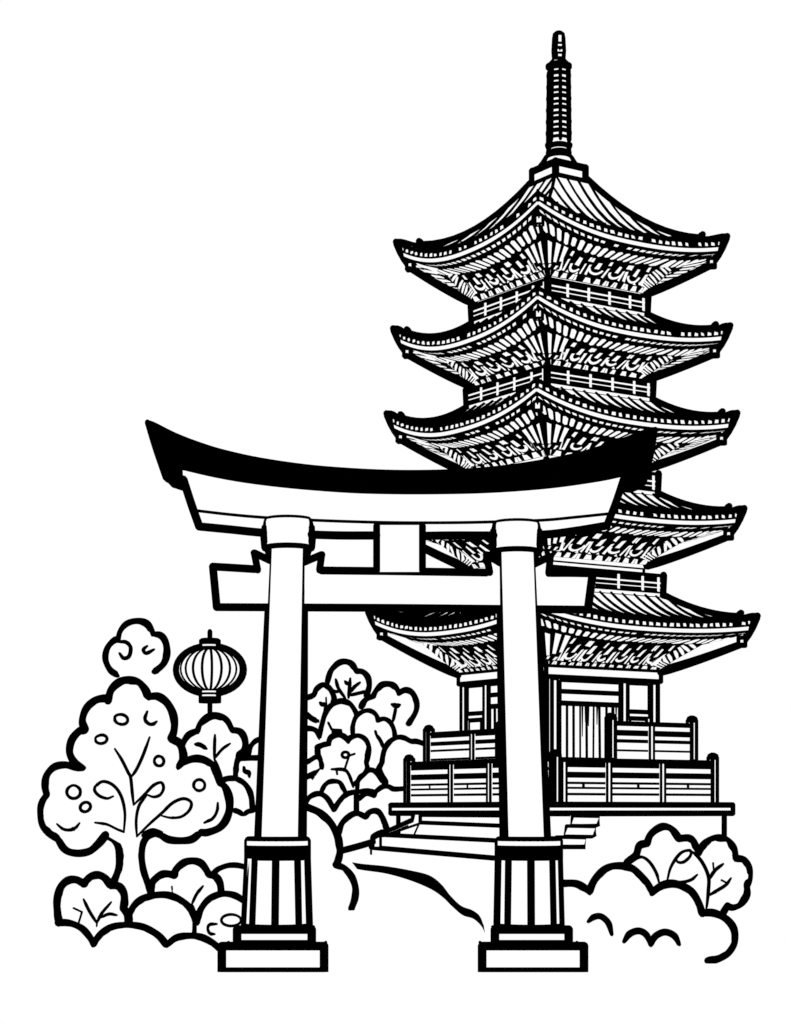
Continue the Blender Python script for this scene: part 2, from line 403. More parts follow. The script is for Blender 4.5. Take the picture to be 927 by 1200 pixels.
# ================================================================== PAGODA
PD, PX, ROT = 79.0, 6.5, math.radians(-90-11.5+135)
S = PD/F                                           # metres per photo pixel at the pagoda's axis
def pz(py): return EYE+(HY-py)*S
def hs(px): return px*S/math.sqrt(2)               # half diagonal in pixels -> half side in metres
pag = thing('pagoda', 'tall five-storey pagoda with upturned tiled roofs and a ringed spire', 'pagoda', (PX, PD, 0), ROT)
def Q(k, u, rad, z):                               # point on side k of the square plan
    c = ((u, -rad), (rad, u), (-u, rad), (-rad, -u))[k]
    return Vector((c[0], c[1], z))
def roof(R, ytip, r_in, y_in, B, ybase, lift, idx):
    a = hs(R-2); ai = hs(r_in); b = hs(B); ztip = pz(ytip)-.08; zm = ztip-lift; zi = pz(y_in); zb = pz(ybase)
    V = a-ai
    rnd = random.Random(idx*17+3)
    def xk(k, t): return .27 if (k == 3 and t < 0) or (k == 2 and t > 0) else (-.27 if (k == 0 and t > 0) or (k == 1 and t < 0) else 0.0)
    def lf(t, k=0): return (lift+xk(k, t))*min(1, abs(t))**2.3
    c1 = .15 if idx == 0 else .35
    def top(u, v, k=0):
        w = a-v; s = v/V
        return zm+(zi-zm)*(c1*s+(1-c1)*s**1.9)+lf(u/w, k)*(1-s)**2.1
    mb = MB()
    for k in range(4):
        R_ = []
        for j in range(9):
            v = V*j/8; w = a-v
            R_.append([Q(k, w*(-1+2*i/20), w, top(w*(-1+2*i/20), v, k)) for i in range(21)])
        mb.grid(R_)
        pitch = .56; n = int(a/pitch)
        for i in range(-n, n+1):
            u = (i+.5)*pitch+rnd.uniform(-.03, .03); vm = min(V, a-abs(u)-.05)
            if vm < .25 or abs(u) > a: continue
            m = 6; q = .07*rnd.uniform(.8, 1.2)
            mb.tube([Q(k, u, a-vm*j/m, top(u, vm*j/m, k)+.045) for j in range(m+1)], [q*(1.25-.5*j/m) for j in range(m+1)], seg=5, cap=False)
    rf = mb.build('roof', pag)
    # ridges down the four hips, with the stepped end ornament
    for k in range(4):
        mb = MB()
        m = 10
        pts = [Q(k, a-V*s_, a-V*s_, top(a-V*s_, V*s_, k)+.10) for s_ in [.17+.83*j/m for j in range(m+1)]]
        nr = k == 3            # the hip that faces the gate is drawn lighter
        mb.tube(pts, .07 if nr else .145, seg=8)
        d = (pts[0]-pts[1]).normalized()
        mb.tube([pts[0]+Vector((0, 0, -.05)), pts[0]+d*.12+Vector((0, 0, .0 if nr else .13))], [.07, .05] if nr else [.17, .15])
        tipd = Q(k, 1, 1, 0).normalized()
        e = [Q(k, a-V*s_, a-V*s_, top(a-V*s_, V*s_, k)+.03) for s_ in (.2, .1, .03)]
        e += [Q(k, a, a, ztip+xk(k, 1)+.04)+tipd*.06, Q(k, a, a, ztip+xk(k, 1)+.10)+tipd*.16]
        mb.tube(e[:4] if nr else e, [.06]*4 if nr else [.11, .15, .20, .20, .15])
        mb.build('hip_ridge', rf)
    # eaves: row of round tile ends, white fascia, rafters
    def ez(t, f, drop, k=0): return zm+f*lf(t, k)-drop
    def strip(mb, r0, f0, d0, r1, f1, d1, mat, n=28, w0=1, w1=1):
        for k in range(4):
            mb.grid([[Q(k, t*r0, r0, ez(t, f0, d0, k)) for t in [-1+2*i/n for i in range(n+1)]],
                     [Q(k, t*r1, r1, ez(t, f1, d1, k)) for t in [-1+2*i/n for i in range(n+1)]]], mat)
    def line(mb, r, f, d, q, n=28):
        for k in range(4): mb.tube([Q(k, t*r, r, ez(t, f, d, k)) for t in [-1+2*i/n for i in range(n+1)]], q, seg=6)
    mb = MB()
    strip(mb, a, 1, 0, a+.0, 1, .25, INK)
    line(mb, a, 1, .0, .085)
    pitch = .335; n = int(2*a/pitch)
    for k in range(4):
        for i in range(n):
            u = -a+(i+.5)*2*a/n; w = .095*rnd.uniform(.75, 1.15)
            t = u/a; z0 = ez(t, 1, .215+rnd.uniform(-.02, .02), k); z1 = ez(t, 1, .09, k); sk = rnd.uniform(-.04, .04)
            if rnd.random() < .06: continue
            mb.face([Q(k, u-w, a+.012, z0), Q(k, u+w, a+.012, z0), Q(k, u+w*.8+sk, a+.012, z1+rnd.uniform(-.03, .02)), Q(k, u-w*.85+sk, a+.012, z1)])
    strip(mb, a-.0, 1, .25, a-.02, 1, .47, PAPER)
    line(mb, a, 1, .25, .042); line(mb, a-.02, 1, .48, .05)
    mb.build('eave_fascia', rf)
    # two tiers of rafters under the eaves
    mb = MB()
    rA, rB, rC = a-.05, a-.30, max(a-1.2, b+.75)
    strip(mb, rA, 1, .48, rB, .95, .54, INK); strip(mb, rB, .95, .54, rB-.01, .95, .62, INK); strip(mb, rB-.01, .95, .62, rC, .72, .76, INK)
    pitch = .33; n = int(2*a/pitch)
    for k in range(4):
        for i in range(n):
            t0 = -1+(2*i+.18)/n; t1 = -1+(2*i+rnd.uniform(1.2, 1.5))/n; e = .025
            if rnd.random() > .10:
                mb.face([Q(k, t0*rA, rA-.05, ez(t0, 1, .51+e, k)), Q(k, t1*rA, rA-.05, ez(t1, 1, .51+e, k)), Q(k, t1*rB, rB+.05, ez(t1, .95, .54+e, k)), Q(k, t0*rB, rB+.05, ez(t0, .95, .54+e, k))])
        pitch2 = .40; n2 = int(2*a/pitch2); sh = .35
        for i in range(n2):
            t0 = -1+(2*i+.25)/n2; t1 = -1+(2*i+rnd.uniform(1.35, 1.6))/n2; e = .03
            l0, l1 = rnd.uniform(.03, .12), rnd.uniform(.80, .93)
            def pt(t, l):
                r = (rB-.03)+(rC-rB+.03)*l; tt = t
                if abs(t) > .45 and ((k in (0, 1) and t > 0) or (k in (2, 3) and t < 0) or k in (1, 2)):
                    tt = math.copysign(min(.985, abs(t)+.17*l*min(1, (abs(t)-.45)*6)), t)
                return Q(k, tt*r, r, ez(t, .95+(.72-.95)*l, .63+(.76-.63)*l+e, k))
            tm = (t0+t1)/2
            mb.face([pt(t0, l0+.08), pt(tm, l0), pt(t1, l0+.1), pt(t1, l1-.1), pt(tm, l1), pt(t0, l1-.08)])
    mb.build('rafters', rf)
    # corner beams: the thick lower edge seen against the sky and the carved nose under each tip
    for k in range(4):
        mb = MB(); pts = []; ZT = ztip+xk(k, 1)
        for j in range(9):
            s_ = j/8; r = b+(a-.28-b)*s_
            z = zb+(ZT-.95-zb)*(s_**1.15)
            pts.append(Q(k, r, r, z-.02))
        nr = k == 3
        mb.tube(pts, [.06]*9 if nr else [.20-.05*j/8 for j in range(9)])
        e = Q(k, a-.30, a-.30, ZT-.88)
        mb.box((-.13, -.13, -.17), (.13, .13, .13), PAPER, .05 if nr else .085, Matrix.Translation(e) @ Matrix.Rotation(math.radians(45+90*k), 4, 'Z'))
        up = [Q(k, a+.1, a+.1, ZT+.05), Q(k, a-.03, a-.03, ZT-.3), Q(k, a-.14, a-.14, ZT-.62), Q(k, a-.25, a-.25, ZT-.9)]
        mb.tube(up, [.04]*4 if nr else [.16, .19, .17, .13])
        mb.build('corner_beam', rf)
    # bracket sets: three stepped tiers
    mb = MB()
    z_hi = zm-.9; tiers = 3; r_top = rC+.02
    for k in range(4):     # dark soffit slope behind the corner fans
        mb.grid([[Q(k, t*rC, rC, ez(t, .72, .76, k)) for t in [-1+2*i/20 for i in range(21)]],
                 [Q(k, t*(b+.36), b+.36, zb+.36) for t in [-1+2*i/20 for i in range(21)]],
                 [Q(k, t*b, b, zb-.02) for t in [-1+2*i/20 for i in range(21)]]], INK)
    prof = [(rC, None), (b+.30, zb+.52), (b, zb-.02)]
    def srf(k, t, s_, off=.05):   # point on the bracket slope, s_: 0 top .. 1 bottom
        if s_ < .5:
            l = s_/.5; r = rC+(b+.36-rC)*l; z = ez(t, .72, .76, k)*(1-l)+(zb+.36)*l
        else:
            l = (s_-.5)/.5; r = b+.36*(1-l); z = zb+.36+(-.38)*l
        return Q(k, t*r, r+off, z-off*.5)
    for k in range(4):     # slanting rafter fans toward the corners
        for sg in (-1, 1):
            near = (k == 0 and sg < 0) or (k == 3 and sg > 0)
            if near:           # radiating leaf-shaped struts at the corner that faces the gate
                for m_, (ta, sa, tb, sb, w_) in enumerate(((.97, .50, .93, .10, .030), (.88, .46, .80, .05, .034), (.78, .42, .69, .04, .030), (.985, .66, .95, .54, .02), (.89, .70, .83, .55, .022))):
                    A_1, A_2 = srf(k, sg*(ta-w_), sa), srf(k, sg*(ta+w_*.4), sa); B_1, B_2 = srf(k, sg*(tb-w_), sb), srf(k, sg*(tb+w_), sb)
                    mb.face([A_1, A_2, (A_2+B_2)/2, B_2, B_1])
                continue
            m_ = 9
            for i in range(m_):
                s0 = .16+.66*i/(m_-1); dt = .25+rnd.uniform(-.02, .03); ds = .20+rnd.uniform(-.02, .02); hw = .024
                if s0-ds < -.02: ds = s0; dt *= .8
                mb.face([srf(k, sg*.955, s0-hw), srf(k, sg*.965, s0+hw*.6), srf(k, sg*(.96-dt*.5), s0-ds*.5+hw), srf(k, sg*(.96-dt), s0-ds+hw*.7), srf(k, sg*(.965-dt), max(0, s0-ds-hw*.6)), srf(k, sg*(.96-dt*.5), max(0, s0-ds*.5-hw))])
    for k in range(4): mb.tube([Q(k, t*(rC+.02), rC+.02, ez(t, .72, .76, k)-.02) for t in [-1+2*i/24 for i in range(25)]], .05, seg=6)
    ncol = 3 if idx < 4 else 4
    for k in range(4):
        for i in range(ncol):
            wu = (b+.45)/ncol; uc = -(b+.45)+wu*(2*i+1)
            def P(x, s_, k=k, uc=uc, wu=wu):
                r = (rC+(b+.36-rC)*s_/.5) if s_ < .5 else b+.36*(1-(s_-.5)/.5)
                u = uc+x*wu*(r+.2)/(b+.45+.2) if s_ > .5 else uc+x*wu
                e_ = min(1, max(0, (s_-.66)/.1)); lm = r*(.68+.305*e_)
                nm = r*(.72+.245*e_)
                lo_ = -nm if k == 0 else -lm; hi_ = nm if k == 3 else lm
                return srf(k, max(lo_, min(hi_, u))/r, s_)
            j = lambda q=.05: rnd.uniform(-q, q)
            # bottom row: flared blocks
            x = -.96
            while x < .8:
                ww = rnd.uniform(.34, .56)
                mb.face([P(x, .975), P(x+ww*.92, .975+j(.008)), P(x+ww*.74, .77+j(.02)), P(x+ww*.2, .76+j(.02))])
                if rnd.random() < .5:
                    q = x+ww*rnd.uniform(.4, .55); mb.face([P(q-.025, .98), P(q+.025, .98), P(q+.02, .78), P(q-.02, .78)], INK); 
                x += ww+.12
            # upper row: big curved arms, bearing blocks and leaf-like struts
            U = lambda x, s_: P(x, s_*1.44)

            for sg in (-1, 1):
                cx0 = sg*.50+j(.06); rr = rnd.uniform(.30, .40); th_ = rnd.uniform(.10, .14); ry = rnd.uniform(.16, .20)
                A0, A1 = (.1, 3.0) if rnd.random() < .6 else ((.5, 3.14) if sg > 0 else (0, 2.6))
                arc = [(A0+(A1-A0)*q/8) for q in range(9)]
                mb.grid([[U(cx0+rr*math.cos(q), .28+ry*math.sin(q)) for q in arc], [U(cx0+(rr-th_)*math.cos(q), .27+(ry-th_*.5)*math.sin(q)) for q in arc]])
                q = rnd.uniform(.08, .13); mb.face([U(cx0-q, .28), U(cx0+q, .28+j(.02)), U(cx0+q*.7, .12), U(cx0-q*.8, .13+j(.03))])
            for x in (-.72, -.28, .24, .74):
                q = rnd.uniform(.06, .10)
                if rnd.random() < .5: mb.face([U(x-q, .50), U(x+q, .50+j(.015)), U(x+j(.06), .43)])
            for x in (-.93, 0, .93):
                q = rnd.uniform(.045, .08); sk = j(.1)
                mb.face([U(x-q, .47+j(.02)), U(x+q, .48), U(x+q*.9+sk, .20), U(x-q*.8+sk, .22)])
                mb.face([U(x-q*1.2, .14), U(x+q*1.3, .15+j(.02)), U(x+q*.9, .04), U(x-q*1.1, .05)])
    mb.build('bracket_band', rf)
    return rf
SPEC = [ # R, ytip, r_in, y_in, base half-diagonal, ybase, lift
    (191.5, 281, 33, 215, 100, 349, 0.76),
    (195, 384, 104, 377, 98, 449, .74),
    (203, 485, 110, 476, 104, 551, .72),
    (211, 595, 116, 585, 103, 664, .64),
    (226, 719, 122, 703, 117, 788, .58)]
roofs = [roof(*s_, i) for i, s_ in enumerate(SPEC)]
# upper storeys with their balconies
for i in range(4):
    z1 = pz(SPEC[i][5]); R2 = SPEC[i+1]; zr = pz(R2[3]); b = hs(SPEC[i][4]); rb = hs(R2[2])-.03
    rnd = random.Random(50+i)
    st_ = MB(); bw = b-.05
    for k in range(4):
        st_.face([Q(k, -bw, bw, zr-.3), Q(k, bw, bw, zr-.3), Q(k, bw, bw, z1+.25), Q(k, -bw, bw, z1+.25)], INK)
        for d, h, x in ((.02, .13, 1), (.22, .10, .93), (.40, .08, .96)):
            st_.face([Q(k, -bw*x, bw+.02, z1-d-h), Q(k, bw*x, bw+.02, z1-d-h), Q(k, bw*x, bw+.02, z1-d), Q(k, -bw*x, bw+.02, z1-d)])
    st = st_.build('storey', pag)
    hgt = .80 if i < 2 else .86
    bal = MB()
    for k in range(4): bal.tube([Q(k, rb, rb, zr-.05), Q(k, rb+.03, rb+.03, zr+hgt+.02)], .15)
    for k in range(4):
        bal.face([Q(k, -rb, rb-.06, zr-.05), Q(k, rb, rb-.06, zr-.05), Q(k, rb, rb-.06, zr+hgt-.03), Q(k, -rb, rb-.06, zr+hgt-.03)], INK)
        bal.face([Q(k, -rb, rb, zr+.0), Q(k, rb, rb, zr+.0), Q(k, rb, rb, zr+.15), Q(k, -rb, rb, zr+.15)])
        bal.face([Q(k, -rb, rb-.06, zr+hgt-.03), Q(k, rb, rb-.06, zr+hgt-.03), Q(k, bw, bw, zr+hgt-.05), Q(k, -bw, bw, zr+hgt-.05)], INK)
    bo = bal.build('balcony', pag)
    for k in range(4):
        m = MB()
        for z, h, th in ((.36, .03, .03), (.53, .055, .03)):
            m.box((-rb+.1, -.03, zr+z), (rb-.1, .0, zr+z+h), PAPER, 0, Matrix.Rotation(math.pi/2*k, 4, 'Z') @ Matrix.Translation((0, -rb, 0)))
        m.tube([Q(k, -rb-.12, rb, zr+hgt), Q(k, rb+.12, rb, zr+hgt)], .075); m.tube([Q(k, -rb, rb, zr+.22), Q(k, rb, rb, zr+.22)], .035)
        m.tube([Q(k, -rb, rb, zr-.02), Q(k, rb, rb, zr-.02)], .05); m.tube([Q(k, rb, rb, zr-.05), Q(k, rb, rb, zr+hgt)], .11)
        m.build('rail', bo)
        for u in (-.62, -.2, .22, .64, .92):
            m = MB(); m.box((u*rb-.045, -.05, zr+.22), (u*rb+.045, -.005, zr+hgt-.08), PAPER, 0, Matrix.Rotation(math.pi/2*k, 4, 'Z') @ Matrix.Translation((0, -rb, 0)))
            m.build('post', bo)
# spire
AX = Vector((-.03, .0, 0))
sp = MB()
h = hs(31)
z0, z1 = pz(217), pz(199)
sp.box((-h, -h, z0+.05), (h, h, z1), PAPER, .16)
sp.box((-h*.9, -h*.9, z0-.5), (h*.9, h*.9, z0+.05), INK)
spire = sp.build('spire', pag)
m = MB(); P_ = S
m.lathe([(16*P_, pz(191)), (15.5*P_, pz(186)), (13*P_, pz(180)), (11*P_, pz(178.5))], (0, 0), 28)
m.ring((0, 0, pz(191.5)), 20*P_, .13); m.ring((0, 0, pz(179)), 13*P_, .06)
for sx in range(8):
    a = math.pi/4*sx-ROT
    if sx in (0, 4): m.tube([Vector((math.cos(a)*r*P_, math.sin(a)*r*P_, pz(y))) for r, y in ((21, 191), (17, 185), (14, 179), (11, 175))], [.17, .15, .13, .11])
m.ring((0, 0, pz(178)), 12*P_, .10); m.build('dome', spire).location.z = -6*S
m = MB(); m.lathe([(10*P_, pz(176)), (9*P_, pz(170)), (7*P_, pz(168))], (0, 0), 24)
m.ring((0, 0, pz(176)), 11*P_, .09); m.ring((0, 0, pz(168.5)), 10*P_, .12)
for a in (-ROT, math.pi-ROT): m.tube([Vector((math.cos(a)*r*P_, math.sin(a)*r*P_, pz(y))) for r, y in ((12, 177), (11, 172), (13, 167))], .12)
m.build('neck', spire).location.z = -3*S
m = MB(); m.lathe([(11.8*P_, pz(170)), (10.8*P_, pz(84))], (0, 0), 28, PAPER)
for j in range(6):
    a = 2*math.pi*j/6-ROT-math.pi/2+.08
    for dx in (.0,):
        m.tube([Vector((math.cos(a)*11.8*P_, math.sin(a)*11.8*P_, pz(166))), Vector((math.cos(a)*10.8*P_, math.sin(a)*10.8*P_, pz(83)))], .085 if j % 3 == 0 else .15, seg=6)
m.build('mast', spire)
for j in range(12):
    m = MB(); y = 163-j*6.75; m.ring((0, 0, pz(y)), (12.3-.09*j+1.0*(j % 2))*P_, .07+.02*(j % 2)); m.build('ring', spire)
m = MB(); m.lathe([(12*P_, pz(84)), (13*P_, pz(81)), (13*P_, pz(75)), (9*P_, pz(70.5))], (0, 0), 24, INK)
for a in (-.28, .28):
    A = -math.pi/2-ROT+.07+a*1.6
    m.face([Vector((math.cos(A+q)*13.3*P_, math.sin(A+q)*13.3*P_, pz(y))) for q, y in ((-.22, 79.5), (.22, 79.5), (.18, 75), (-.18+.1*(a < 0), 74.5+1.5*(a > 0)))])
m.ring((0, 0, pz(78)), 13*P_, .10); m.build('collar', spire)
m = MB(); m.lathe([(8*P_, pz(71)), (8.8*P_, pz(60)), (8*P_, pz(45)), (7*P_, pz(39.5)), (4*P_, pz(37)), (1*P_, pz(36.3))], (0, 0), 24, INK)
for j in range(6):
    A0 = -ROT-math.pi/2+math.pi/3*j+.08
    if j % 3: continue
    for (y0, y1, w) in ((52, 44.5, 1.7), (57, 55, 2.2), (63.5, 61, 2.8), (69, 66.5, 2)):
        rr = 9.0*P_
        m.face([Vector((math.cos(A0+q/9)*rr, math.sin(A0+q/9)*rr, pz(y))) for q, y in ((-w, y0), (w, y0), (w, y1), (-w, y1))])
m.build('finial', spire)
# ---- ground storey
zb = pz(788); zf = pz(893); b = hs(117)-.05; rnd = random.Random(4)
mb = MB(); I = .075
mb.box((-b, -b, zf-.2), (b, b, zb+.3), PAPER, 0)
for k in range(4):
    mb.tube([Q(k, b, b, zf), Q(k, b, b, zb+.1)], .11)
    mb.tube([Q(k, -b, b+.02, zf), Q(k, b, b+.02, zf)], .08)
    mb.tube([Q(k, -b, b+.02, zf-.42), Q(k, b, b+.02, zf-.42)], .10)
    for u in [-.93+.21*i for i in range(10)]:
        mb.tube([Q(k, u*b, b+.01, zf-.40), Q(k, (u+rnd.uniform(-.03, .03))*b, b+.01, zf)], .05, seg=6)
wall = mb.build('ground_storey', pag)
mb = MB(); bb = b+.10
mb.box((-bb, -bb, zb-.42), (bb, bb, zb+.02), PAPER, .095)
mb.build('tie_band', wall)
def front_box(mb, k, u0, u1, z0, z1, d=.06, ink=.06, mat=PAPER):
    mb.box((u0, -d, z0), (u1, .02, z1), mat, ink, Matrix.Rotation(math.pi/2*k, 4, 'Z') @ Matrix.Translation((0, -b, 0)))
zt = zb-.50
for k in range(4):
    mir = 1 if k % 2 == 0 else -1
    for u in (-.88, .36, .91):
        u *= mir
        m = MB(); front_box(m, k, u*b-.12, u*b+.12, zf+.05, zt, .10, .062); m.build('column', wall)
    # double plank door with lintels
    m = MB(); u0, u1 = sorted((mir*(-.80*b+.08), mir*(.28*b)))
    front_box(m, k, u0, u1, zt-.42, zt-.06, .05, .055); front_box(m, k, u0, u1, zt-.86, zt-.50, .05, .055)
    front_box(m, k, u0, u1, zf+.05, zt-.95, .03, .06)
    n = 9
    for i in range(1, n):
        u = u0+(u1-u0)*i/n
        m.tube([Q(k, u, b+.035, zf+.08), Q(k, u+rnd.uniform(-.03, .03), b+.035, zt-.97)], rnd.choice((.045, .06, .075)), seg=6)
    for i in range(5):
        u = u0+(u1-u0)*rnd.uniform(.05, .95)
        m.tube([Q(k, u, b+.035, zt-.97), Q(k, u, b+.035, zt-rnd.uniform(1.4, 2.4))], [.045, .02], seg=6)
    m.build('door', wall)
    for u0, u1 in (sorted((mir*.45*b, mir*.82*b)),):
        m = MB(); front_box(m, k, u0, u1, zt-1.10, zt-.06, .04, .055); front_box(m, k, u0, u1, zt-1.36, zt-1.18, .06, .05); front_box(m, k, u0+.08, u1-.08, zf+.08, zt-1.44, .04, .055)
        m.tube([Q(k, u1-.18, b+.05, zf+.1), Q(k, u1-.14, b+.05, zt-1.44)], .05)
        m.build('window', wall)
# ---- upper veranda deck carried on the terrace
z_ter = pz(943.5); z_dk = pz(893)
vd = hs(150)
mb = MB(); mb.box((-vd, -vd, z_ter+.05), (vd, vd, z_dk-.35), PAPER, 0)
for k in range(4):
    mb.tube([Q(k, -vd, vd, z_dk-.36), Q(k, vd, vd, z_dk-.36)], .06)
    for i in range(14):
        u = -.95+1.9*i/13
        mb.tube([Q(k, u*vd, vd+.01, z_ter+.1), Q(k, u*vd, vd+.01, z_dk-.36)], .05, seg=5)
mb.build('veranda', pag)
# terrace
ter = thing('stone_terrace', 'wide raised terrace with a projecting white edge slab under the pagoda', 'terrace', (PX, PD, 0), ROT)
t1, t2 = hs(201), hs(191)
mb = MB(); mb.box((-t1, -t1, pz(953)), (t1, t1, z_ter), PAPER, .115)
mb.build('edge_slab', ter)
mb = MB(); mb.box((-t2, -t2, -.1), (t2, t2, pz(953)-.02), PAPER, 0)
for k in range(4): mb.tube([Q(k, t2, t2, -.05), Q(k, t2, t2, pz(957))], .125)
mb.build('base_wall', ter)
# ---- railings
def railing(label, k, r, us, z0, z1, rails, group, cap=.16, posts_h=.10):
    M = Matrix.Translation((PX, PD, 0)) @ Matrix.Rotation(ROT+math.pi/2*k, 4, 'Z') @ Matrix.Translation((0, -r, 0))
    mid = (us[0]+us[-1])/2; loc = M @ Vector((mid, 0, z0))
    t = thing('wooden_railing', label, 'railing', loc, ROT+math.pi/2*k, group)
    back = MB(); 
    for i, u in enumerate(us):
        m = MB(); e = i in (0, len(us)-1); w = .13 if e else .10
        m.box((u-mid-w, -w-.04, 0), (u-mid+w, w-.04, z1-z0+(posts_h if e else -.04)), PAPER, .075 if e else .055)
        if e and cap: m.tube([Vector((u-mid-.16, -.04, z1-z0+posts_h+.02)), Vector((u-mid+.16, -.04, z1-z0+posts_h+.02))], cap)
        m.build('post', t)
    L = us[-1]-us[0]
    for z, h, q in rails:
        m = MB(); m.box((-L/2, -.05, z), (L/2, .05, z+h), PAPER, q); m.build('rail', t)
    return t
r1 = hs(179)-.03; r2 = hs(154)
def spans(L, zbase): return [(pz(y1+.35)-zbase, pz(y0-.35)-pz(y1+.35)) for y0, y1 in L]
lo = [(902.8,906.9), (914.3,917.8), (921.3,923.4), (926.6,930), (933.6,941)]
up = [(855,858.6), (866,869), (873.8,880.5), (883.6,891.6)]
upl = [(865,868.3), (874,877.6), (881,888), (891.5,896)]
def railing(label, k, r, us, ybase, ytop, rails):
    z0, z1 = pz(ybase), pz(ytop); H = z1-z0
    M = Matrix.Translation((PX, PD, 0)) @ Matrix.Rotation(ROT+math.pi/2*k, 4, 'Z') @ Matrix.Translation((0, -r, 0))
    mid = (us[0]+us[-1])/2; loc = M @ Vector((mid, 0, z0)); L = us[-1]-us[0]; rnd = random.Random(label)
    t = thing('wooden_railing', label, 'railing', loc, ROT+math.pi/2*k)
    m = MB(); m.box((-L/2, -.03, 0), (L/2, .03, H-.10), INK); m.tube([(-L/2, 0, H-.08), (L/2, 0, H-.08)], .085); m.build('panel', t)
    for z, h in spans(rails, z0):
        m = MB(); cuts = us if h < .11 else [us[0], us[-1]]
        for a_, b_ in zip(cuts, cuts[1:]):
            if h < .11:
                q = a_+(b_-a_)*rnd.uniform(.4, .6); sg = ((a_+.12, q-.08), (q+.08, b_-.12))
            else: sg = ((a_, b_),)
            for p_, q_ in sg: m.box((p_-mid, -.055, z), (q_-mid, -.02, z+h), PAPER)
        m.build('rail', t)
    for i, u in enumerate(us):
        e = i in (0, len(us)-1); w = .12 if e else .10; h = H+(.10 if e else -.12)
        m = MB(); m.box((u-mid-w, -w-.03, 0), (u-mid+w, w-.03, h), PAPER, .085 if e else .055)
        if e:
            m.tube([Vector((u-mid-.10, -.04, h+.06)), Vector((u-mid+.10, -.04, h+.06))], .15)
            o = .17*(1 if i else -1)
            m.tube([Vector((u-mid+o, -.04, 0)), Vector((u-mid+o, -.04, h))], .10)
        m.build('post', t)
    return t
railing('right lower terrace railing with three bays between short posts', 0, r1, [-3.55, -3.2, -1.05, 1.62, r1], 943.5, 892, lo)
railing('left lower terrace railing standing at the top of the steps', 3, r1, [-r1, -1.25, 1.3, 2.8], 943.5, 892, lo)
railing('right upper veranda railing beside the plank door', 0, r2, [-.42, 1.55, r2], 893, 849, up)
railing('left upper veranda railing behind the lower railing', 3, r2, [-r2, -.6, 1.2], 897, 857, upl)
# ---- steps
def px_slab(mb, top, bot, D0, D1, depth, ink):
    n = len(top); f = []
    A = [W(x, y, D0+(D1-D0)*i/(n-1)) for i, (x, y) in enumerate(top)]; B = [W(x, y, D0+(D1-D0)*i/(n-1)) for i, (x, y) in enumerate(bot)]
    bk = Vector((depth*.5, depth, 0))
    for p_, q_ in ((A[0], A[1]),):
        mb.face([B[0], B[1], A[1], A[0]]); mb.face([A[0], A[1], A[1]+bk, A[0]+bk]); mb.face([B[0], A[0], A[0]+bk, B[0]+bk]); mb.face([B[1], B[1]+bk, A[1]+bk, A[1]]); mb.face([B[0]+bk, A[0]+bk, A[1]+bk, B[1]+bk]); mb.face([B[0], B[0]+bk, B[1]+bk, B[1]])
    mb.tube([A[0], A[1]], ink); mb.tube([A[0], A[0].lerp(B[0], .5)], ink*.5)
stp = thing('stone_steps', 'broad stone steps leading up to the left side of the terrace', 'steps', W(520, 1000, 77).to_tuple()[:2]+(0,))
SO = Vector(stp.location)
for (t_, b_, D0, D1, q) in (([(493,956),(642,957)], [(493,985),(642,1000)], 75.3, 71.3, .05), ([(492,964),(642,970)], [(480,990),(642,1004)], 75.0, 71.0, .085), ([(449,978.5),(642,988)], [(444,992),(642,1006)], 74.6, 70.6, .09), ([(435,993),(642,1011)], [(435,1008),(642,1014)], 74.2, 70.2, .10)):
    m = MB(); px_slab(m, t_, b_, D0, D1, 3.2, q); m.build('step', stp, SO)
m = MB()
pts = [(483,955),(493,955),(493,964),(449,979),(448,992),(437,992),(437,982),(457,972.5),(482,961.5)]
px_prism(m, pts, 73.9, 74.5)
for L, t_ in (([(484,955),(483,961),(457,972.5),(437,982)], 5.5), ([(437,982),(437,992)], 4.5), ([(446,980.5),(446,992)], 3.5), ([(492.5,955),(492.5,964)], 4.5), ([(492,965),(449,980)], 3), ([(478,967.5),(458,976)], 1.6)):
    px_line(m, L, 73.88, t_, smooth=False)
m.build('cheek', stp, SO)
st2 = thing('stone_steps', 'narrow stone steps against the right side of the terrace behind the gate pillar', 'steps', W(675, 1000, 70).to_tuple()[:2]+(0,))
SO = Vector(st2.location)
for j, (poly, D0) in enumerate((([(671,956),(703,956),(701,967),(698,968),(669,968)], 71.0), ([(664,968),(698.5,968),(697,979),(694,980.5),(661,980.5)], 70.5), ([(652,981),(687,981),(685.5,992.5),(648,992.5)], 70.0))):
    m = MB(); px_prism(m, poly, D0, D0+.9)
    px_line(m, poly+[poly[0]], D0-.01, 4.4, smooth=False); m.build('step', st2, SO)

# ================================================================== LANTERN
LD = 44.0; c = W(246, 785, LD); q = LD/F
lan = thing('paper_lantern', 'round ribbed paper lantern with black caps on a thin stem', 'lantern', (c.x, c.y, 0))
LO = Vector((c.x, c.y, 0))
A, Bz = 36.0*q, 24.5*q
m = MB()
m.lathe([(max(.02, A*math.sqrt(max(0, 1-(t*t)))), c.z+Bz*t) for t in [-1+.1*i for i in range(21)]], (c.x, c.y), 40)
for j in range(20):
    a = math.radians(9+18*j)
    th_ = [math.pi*(-.5+i/16) for i in range(17)]
    m.tube([Vector((c.x+A*math.cos(t)*math.cos(a), c.y+A*math.cos(t)*math.sin(a), c.z+Bz*math.sin(t))) for t in th_], m_px(3.5, LD)/2, seg=6)
m.tube([Vector((c.x+A*1.045*math.cos(t), c.y, c.z+Bz*1.07*math.sin(t))) for t in [2*math.pi*i/40 for i in range(40)]], m_px(12, LD)/2, closed=True)
m.build('shade', lan, LO)
